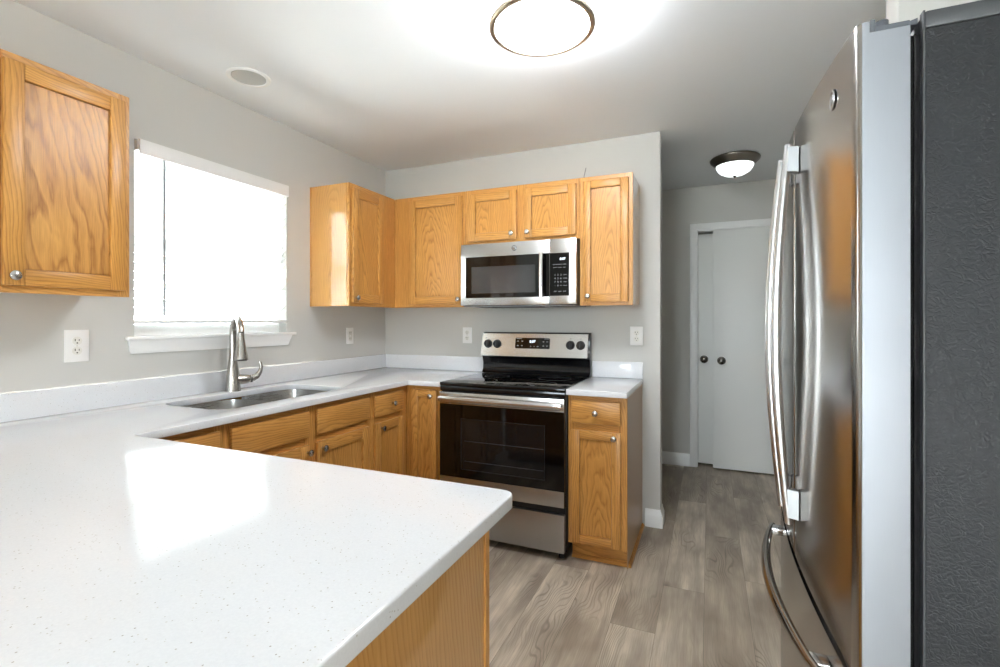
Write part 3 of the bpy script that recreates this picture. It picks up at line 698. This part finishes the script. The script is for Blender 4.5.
# window outline, rack bars seen through the glass
wx0, wx1, wz_0, wz_1 = 1.020, 1.520, 0.425, 0.712
t = MB()
t.box(wx0, wx1, -0.66265, -0.6626, wz_0, wz_1)
wg = obj('window_pane', t, simple('smoked_glass', '#161617', 0.04), gl)
t = MB()
for a, b_, c_, d_ in ((wx0-0.004, wx0, wz_0-0.004, wz_1+0.004), (wx1, wx1+0.002, wz_0-0.004, wz_1+0.004), (wx0, wx1, wz_0-0.004, wz_0), (wx0, wx1, wz_1, wz_1+0.002)):
    t.box(a, b_, -0.6630, -0.6626, c_, d_)
obj('window_border', t, simple('window_border_grey', '#242527', 0.3), dr)
t = MB()
for z_, n_ in ((0.585, 2), (0.470, 2)):
    t.box(wx0+0.02, wx1-0.006, -0.6631, -0.66268, z_, z_+0.003)
obj('rack', t, simple('oven_rack', '#4a4a4c', 0.4, 0.3), dr)
# handle: wide flattened bar on two standoffs
hy = -0.700
ha, hb_ = 0.893, 1.620
pts = [(ha, hy, 0.826), (ha+0.012, hy-0.003, 0.827)] + [(ha+0.012+(hb_-ha-0.024)*i/12, hy-0.003-0.006*math.sin(PI*i/12), 0.827) for i in range(1, 12)] + [(hb_-0.012, hy-0.003, 0.827), (hb_, hy, 0.826)]
hb = obj('door_handle', MB().tube(pts, [0.016]+[0.0195]*(len(pts)-2)+[0.016], 20, 0, 0.012), STEEL, rg)
for hx in (0.93, 1.585): obj('handle_mount', MB().box(hx-0.012, hx+0.012, hy+0.006, -0.6635, 0.814, 0.840, 0, 0.003), STEEL, hb)
obj('drawer', MB().box(x0+0.006, x1-0.006, -0.660, -0.6315, 0.045, 0.247, 0, 0.004), STEELD, rg)
obj('drawer_recess', MB().box(x0+0.006, x1-0.006, -0.636, -0.6315, 0.249, 0.284), BLACK, rg)
for fx_ in (x0+0.05, x1-0.035):
    for fy_ in (-0.60, -0.08): obj('foot', MB().cyl((fx_, fy_, 0.0), (fx_, fy_, 0.0445), 0.018, 0.014, 16), BLACK, rg)
# backguard
bgd = obj('backguard', MB().prism([(x0+0.002, -0.084, 0.9175), (x0+0.002, -0.062, 0.945), (x0+0.002, -0.060, 0.985), (x0+0.002, -0.072, 1.022), (x0+0.002, -0.080, 1.032), (x0+0.002, -0.052, 1.197), (x0+0.002, -0.026, 1.197), (x0+0.002, -0.026, 0.9175)], (x1-x0-0.004, 0, 0), 0, 0.002, 1), BLKGLOSS, rg)
# slanted stainless control panel
sl = Vector((0, 0.028, 0.165)).normalized(); nn = Vector((0, -sl.z, sl.y)); o0 = Vector((0, -0.0815, 1.033))
def cp(x, s, d): return Vector((x, 0, 0)) + o0 + sl*s + nn*d
LS = 0.160
t = MB().prism([cp(x0-0.003, 0.0, 0), cp(x1-0.020, 0.0, 0), cp(x1-0.014, 0.005, 0), cp(x1-0.014, LS-0.004, 0), cp(x0+0.004, LS-0.004, 0)], nn*0.012, 0, 0.0015, 1)
pan = obj('control_panel', t, STEEL, rg)
Mrot = Matrix((( 1, 0, 0), (0, sl.y, nn.y), (0, sl.z, nn.z))).to_4x4()
t = MB().prism([cp(1.123+a, 0.055+b_, 0.0122) for a, b_ in ((0.006, 0), (0.237, 0), (0.243, 0.006), (0.243, 0.066), (0.237, 0.072), (0.006, 0.072), (0, 0.066), (0, 0.006))], nn*0.002)
dsp = obj('display', t, BLKGLASS, pan)
t = MB(); t.text('8:07', 0.024, Matrix.Translation(cp(1.246, 0.102, 0.0145)) @ Mrot, 0)
obj('clock', t, CLOCK, dsp)
for (cx_, cs, wd) in ((1.150, 0.120, 0.036), (1.345, 0.120, 0.034)):
    obj('key_label', MB().prism([cp(cx_-wd/2, cs, 0.0143), cp(cx_+wd/2, cs, 0.0143), cp(cx_+wd/2, cs+0.0025, 0.0143), cp(cx_-wd/2, cs+0.0025, 0.0143)], nn*0.0003), GREYTXT, dsp)
for cx_, cs in ((1.142, 0.104), (1.173, 0.104), (1.142, 0.074), (1.171, 0.074), (1.322, 0.102), (1.348, 0.102), (1.322, 0.074), (1.348, 0.074), (1.283, 0.070)):
    obj('key_label', MB().prism([cp(cx_-0.005, cs-0.002, 0.0143), cp(cx_+0.005, cs-0.002, 0.0143), cp(cx_+0.006, cs+0.002, 0.0143), cp(cx_-0.004, cs+0.002, 0.0143)], nn*0.0003), GREYTXT, dsp)
for cx_ in (1.235, 1.259): obj('key_label', MB().text('o', 0.011, Matrix.Translation(cp(cx_, 0.070, 0.0145)) @ Mrot), GREYTXT, dsp)
for kx in (0.922, 0.990, 1.505, 1.572):
    k = obj('burner_knob', MB().lathe([(0, 0), (0.029, 0), (0.029, 0.003), (0.025, 0.006), (0.0235, 0.022), (0.0215, 0.0245), (0, 0.0245)], cp(kx, 0.083, 0.0125), nn, 28), BLACK, pan)
    obj('pointer', MB().prism([cp(kx-0.0025, 0.083-0.018, 0.0372), cp(kx+0.0025, 0.083-0.018, 0.0372), cp(kx+0.0025, 0.083+0.018, 0.0372), cp(kx-0.0025, 0.083+0.018, 0.0372)], nn*0.005, 0, 0.001, 1), simple('knob_grip', '#26272a', 0.35), k)
PPG = simple('panel_print_grey', '#77787a', 0.5)
for kx in (0.905, 1.505, 1.572): obj('panel_mark', MB().prism([cp(kx-0.003, 0.122, 0.0121), cp(kx+0.003, 0.122, 0.0121), cp(kx+0.003, 0.128, 0.0121), cp(kx-0.003, 0.128, 0.0121)], nn*0.0002), PPG, pan)

# ------------------------------------------------------------------ microwave
mw = thing('microwave', 'stainless over-the-range microwave with black glass door above the range', 'microwave', (1.247, -0.2, 1.362))
ax0, ax1, yf = 0.868, 1.6215, -0.385
bd = obj('body', MB().box(ax0+0.003, ax1-0.001, -0.360, -0.002, 1.368, 1.7575, 0, 0.002), simple('microwave_case', '#4c4238', 0.5), mw)
md = obj('door', MB().box(ax0, 1.4605, yf, -0.3605, 1.372, 1.7585, 0, 0.003), STEEL, mw)
t = MB().box(0.905, 1.4595, yf-0.0015, yf-0.0002, 1.418, 1.676)
mg = obj('door_glass', t, BLKGLASS, md)
obj('window_screen', MB().box(0.946, 1.372, yf-0.0019, yf-0.0016, 1.447, 1.613), simple('microwave_screen', '#2e2f31', 0.04, 0, 0.9), mg)
hd_ = obj('handle', MB().tube([(1.418, yf-0.032-0.004*math.sin(PI*i/10), 1.412+(1.676-1.412)*i/10) for i in range(11)], 0.0125, 16, 0, 0.009), STEEL, md)
for z_ in (1.43, 1.655): obj('handle_mount', MB().box(1.410, 1.426, yf-0.026, yf-0.0017, z_-0.010, z_+0.010, 0, 0.002), STEEL, hd_)
cpn = obj('control_panel', MB().box(1.4625, ax1, yf, -0.3605, 1.372, 1.7585, 0, 0.003), STEEL, mw)
kp = obj('keypad', MB().box(1.4632, 1.580, yf-0.0015, yf-0.0002, 1.422, 1.674), BLKGLASS, cpn)
RB_ = Matrix.Rotation(PI/2, 4, 'X')
def tb(x, z): return Matrix.Translation((x, yf-0.0018, z)) @ RB_
t = MB(); t.text('8:07', 0.020, tb(1.541, 1.638)); obj('clock', t, CLOCK, kp)
def key(body, size, x, z): obj('key_label', MB().text(body, size, tb(x, z)), GREYTXT, kp)
for i, row in enumerate(('123', '456', '789', '-0+')):
    for j, ch in enumerate(row): key(ch, 0.014, 1.495+0.018*j, 1.545-0.021*i)
for i, row in enumerate(('COOK', 'POWER', 'TIMER', 'CLOCK')): key(row, 0.0068, 1.556, 1.545-0.021*i)
for i, row in enumerate((('POPCORN', 'BEVERAGE', 'REHEAT'), ('DEFROST', 'POTATO', 'MELT'))):
    for j, wd in enumerate(row): key(wd, 0.0056, 1.495+0.029*j, 1.606-0.018*i)
for j, wd in enumerate(('START', 'LIGHT', 'STOP')): key(wd, 0.0068, 1.497+0.028*j, 1.448)
def emblem(parent, M, r, dark, light):
    o = MB(); o.lathe([(0, 0), (r, 0), (r, 0.0015), (r*0.86, 0.0018), (r*0.84, 0.0010), (0, 0.0010)], M.translation, M.to_3x3() @ Vector((0, 0, 1)), 40, 0)
    o.lathe([(r*0.84, 0.0010), (r*0.80, 0.0012), (0, 0.0012)], M.translation, M.to_3x3() @ Vector((0, 0, 1)), 40, 1, False)
    for a in (0, PI/2, PI, 1.5*PI):
        c_ = M @ Vector((r*0.66*math.cos(a+0.5), r*0.66*math.sin(a+0.5), 0.0012)); d_ = M @ Vector((r*0.70*math.cos(a-0.3), r*0.70*math.sin(a-0.3), 0.0014)); o.tube([c_, (c_+d_)/2*1.0, d_], r*0.05, 6, 0)
    o.text('GE', r*0.92, M @ Matrix.Translation((0, 0, 0.0013)), 0, 0.0004)
    return obj('emblem', o, [light, dark], parent)
EMD = simple('emblem_dark', '#3a3c40', 0.4, 0.5); EML = simple('emblem_silver', '#c9cbce', 0.25, 1.0)
emblem(md, Matrix.Translation((1.236, yf-0.0002, 1.719)) @ RB_, 0.0165, EML, EMD)
t = MB().box(ax0+0.02, ax1-0.02, -0.375, -0.05, 1.3625, 1.3675)
und = obj('underside', t, simple('microwave_underside', '#8a8a8a', 0.5), mw)
obj('grease_filter', MB().box(0.95, 1.06, -0.34, -0.15, 1.3605, 1.3624).box(1.45, 1.58, -0.34, -0.15, 1.3605, 1.3624), DARKVENT, und)
obj('vent_grille', MB().box(1.08, 1.40, -0.372, -0.28, 1.3575, 1.3624, 0, 0.002), DARKVENT, und)

# ------------------------------------------------------------------ refrigerator
fr = thing('refrigerator', 'stainless french door refrigerator with dark grey side panel and bowed handles', 'refrigerator', (3.0, -1.767, 0))
fy0, fy1, fm = -2.222, -1.312, -1.767
obj('cabinet', MB().box(2.630, 3.36, fy0, fy1, 0.03, 1.7185, 0, 0.003), FRSIDE, fr)
obj('top_cover', MB().box(2.630, 3.36, fy0, fy1, 1.719, 1.745, 0, 0.003), simple('top_trim_grey', '#3c3f42', 0.42), fr)
obj('corner_trim', MB().box(2.6270, 2.6295, fy0-0.0015, fy0+0.012, 0.03, 1.745), simple('edge_trim_grey', '#44474b', 0.35), fr)
obj('gasket', MB().box(2.6135, 2.6268, fy0+0.010, fy1-0.010, 0.09, 1.715).box(2.618, 2.621, fy0+0.005, fy0+0.010, 0.09, 1.715), RUBBER, fr)
for y_ in (fy0+0.06, fy1-0.06):
    for xx in (2.72, 3.28): obj('foot', MB().cyl((xx, y_, 0), (xx, y_, 0.0295), 0.02, None, 16), BLACK, fr)
def front_x(y): u = (y-fm)/(0.455); return 2.522 + 0.024*u*u
def door_slab(name, y0, y1, z0, z1, back=2.612, r=0.009, n=20, notch=None):
    pts = [(back, y0), ]
    # rounded vertical corners at both front edges
    f0, f1 = front_x(y0), front_x(y1)
    pts += [(f0+r, y0)] + [(f0+r-r*math.sin(a), y0+r-r*math.cos(a)) for a in (0.4, 0.8, 1.2)]
    for i in range(n+1):
        y = y0+r+(y1-y0-2*r)*i/n; pts.append((front_x(y), y))
    pts += [(f1+r-r*math.cos(a), y1-r+r*math.sin(a)) for a in (0.4, 0.8, 1.2)] + [(f1+r, y1), (back, y1)]
    t = MB().prism([(x, y, z0) for x, y in pts], (0, 0, z1-z0), 0)
    if notch:
        q = [(min(x, notch), y) for x, y in pts]
        t.prism([(x, y, z1) for x, y in q], (0, 0, 0.0175), 0)
    t.bm.normal_update()
    for f in t.bm.faces:
        if abs(f.normal.y) > 0.9: f.material_index = 1
    return obj(name, t, [STEELY, STEELE], fr, 30)
dn = door_slab('door', fy0, fm-0.002, 0.708, 1.7275, notch=2.561)
df = door_slab('door', fm+0.002, fy1, 0.708, 1.7275, notch=2.561)
fd = door_slab('freezer_drawer', fy0, fy1, 0.075, 0.690)
obj('seam_strip', MB().box(2.545, 2.612, fy0+0.012, fy1-0.012, 0.6905, 0.7075), BLACK, fr)
obj('base_grille', MB().box(2.58, 2.629, fy0+0.02, fy1-0.02, 0.012, 0.070, 0, 0.003), BLACK, fr)
def bow_bar(pts, r, ry): return MB().tube(pts, r, 18, 0, ry)
def fridge_handle(parent, y):
    zt, zb = 1.690, 0.800
    N = 24; P = []
    for i in range(N+1):
        s = i/N; P.append((2.502 - 0.027*math.sin(PI*s), y, zt+(zb-zt)*s))
    h_ = obj('handle', MB().tube(P, [0.008+0.004*math.sin(PI*i/N) for i in range(N+1)], 18, 0, 0.0095, up=(1, 0, 0)), HANDM, parent)
    for z0_, z1_ in ((1.622, 1.682), (0.812, 0.880)):
        xs = front_x(y)
        obj('handle_mount', MB().prism([(xs-0.0005, y-0.012, z0_), (2.497, y-0.009, z0_+0.004), (2.497, y+0.009, z0_+0.004), (xs-0.0005, y+0.012, z0_)], (0, 0, z1_-z0_), 0, 0.0015, 1), simple('handle_mount_steel', '#a9abad', 0.42, 1.0), h_)
fridge_handle(dn, -1.828); fridge_handle(df, -1.706)
# freezer handle
zf = 0.640; P = []
for i in range(25):
    s = i/24; y = -1.425 - 0.690*s; P.append((2.512-0.046*math.sin(PI*s)**0.8, y, zf))
h_ = obj('handle', MB().tube(P, [0.011+0.006*math.sin(PI*i/24) for i in range(25)], 18, 0, [0.008+0.004*math.sin(PI*i/24) for i in range(25)], up=(0, 0, 1)), simple('handle_metal_dark', '#a8a49e', 0.18, 1.0), fd)
for y_ in (-1.455, -2.085): obj('handle_mount', MB().box(2.503, front_x(y_)-0.0005, y_-0.018, y_+0.018, zf-0.010, zf+0.010, 0, 0.002), CHROME, h_)
# hinge on the near door
for ya, yb in ((fy0, fy0+0.055), (fy1-0.055, fy1)):
    near = ya == fy0
    e0, e1 = (ya-0.0005, ya+0.050) if near else (yb-0.050, yb+0.0005)
    t = MB().box(2.5615, 2.5685, e0, e1, 1.728, 1.7470, 0, 0.001).box(2.5685, 2.6115, e0, e1, 1.728, 1.7355, 0, 0.001)
    yc = fy0+0.022 if near else fy1-0.022
    t.cyl((2.5815, yc, 1.7356), (2.5815, yc, 1.7505), 0.0095, None, 24).box(2.594, 2.606, yc-0.010, yc+0.010, 1.7356, 1.742, 0, 0.002)
    t.prism([(2.592, yc-0.004, 1.7357), (2.6265, yc-0.004, 1.7357), (2.6265, yc-0.004, 1.7450), (2.6262, yc-0.004, 1.7452)], (0, 0.03, 0))
    obj('hinge', t, HINGEG, fr)
ye = -2.105; nx = Vector((-1, 0, 0)); tilt = math.atan2(0.048*(ye-fm)/(0.455**2), 1)
Me = Matrix.Translation((front_x(ye)-0.0004, ye, 1.675)) @ Matrix(((0, 0, -1), (-1, 0, 0), (0, 1, 0))).to_4x4()
emblem(dn, Me, 0.018, simple('emblem_back', '#8b8880', 0.3, 1.0), EML)

# ------------------------------------------------------------------ ceiling fixtures
lx, ly = 1.768, -1.455
cl = thing('ceiling_light', 'round lit drum ceiling light with two thin nickel rings in the kitchen', 'ceiling light', (lx, ly, H), 'flush ceiling lights')
obj('shade', MB().lathe([(0.172, 0.001), (0.184, -0.02), (0.184, -0.085), (0.172, -0.100), (0.12, -0.108), (0, -0.111)], (lx, ly, H-0.001), (0, 0, 1), 64, 0, True), LAMPW, cl)
RING = simple('champagne_nickel', '#a89c88', 0.35, 1.0)
obj('ring', MB().lathe([(0.185, -0.088), (0.192, -0.088), (0.192, -0.100), (0.186, -0.104), (0.176, -0.1035), (0.176, -0.101)], (lx, ly, H), (0, 0, 1), 64, 0, True), RING, cl)
obj('ring', MB().lathe([(0.185, -0.010), (0.192, -0.010), (0.192, -0.024), (0.185, -0.024)], (lx, ly, H), (0, 0, 1), 64, 0, True), simple('ring_dark_nickel', '#6f675b', 0.5, 1.0), cl)
hx, hy_ = 2.497, 0.735
hl = thing('ceiling_light', 'dark nickel bowl ceiling light with frosted glass in the hall', 'ceiling light', (hx, hy_, H), 'flush ceiling lights')
obj('pan', MB().lathe([(0, -0.0005), (0.160, -0.0005), (0.166, -0.008), (0.163, -0.020), (0.126, -0.055), (0, -0.055)], (hx, hy_, H), (0, 0, 1), 56, 0), simple('dark_nickel_pan', '#8f8981', 0.33, 1.0), hl)
bw_ = obj('glass_bowl', MB().lathe([(0.124, -0.0555), (0.118, -0.074), (0.099, -0.098), (0.066, -0.117), (0.03, -0.125), (0, -0.127)], (hx, hy_, H), (0, 0, 1), 56, 0), LAMPH, hl)
obj('finial', MB().lathe([(0, -0.125), (0.012, -0.126), (0.012, -0.130), (0.006, -0.135), (0.007, -0.139), (0, -0.143)], (hx, hy_, H), (0, 0, 1), 24), simple('finial_metal', '#4a4642', 0.3, 1.0), bw_)
qx, qy = 0.302, -1.478
cn = thing('recessed_light', 'unlit round recessed light with white trim in the ceiling near the window', 'recessed light', (qx, qy, H))
obj('trim_ring', MB().lathe([(0.097, -0.0005), (0.097, -0.004), (0.090, -0.0075), (0.080, -0.0065), (0.076, -0.0005)], (qx, qy, H), (0, 0, 1), 56, 0, True), WHITEP, cn)
obj('reflector', MB().lathe([(0, -0.0008), (0.075, -0.0008), (0.0755, -0.0040), (0.06, -0.0022), (0, -0.0015)], (qx, qy, H), (0, 0, 1), 48), CANIN, cn)
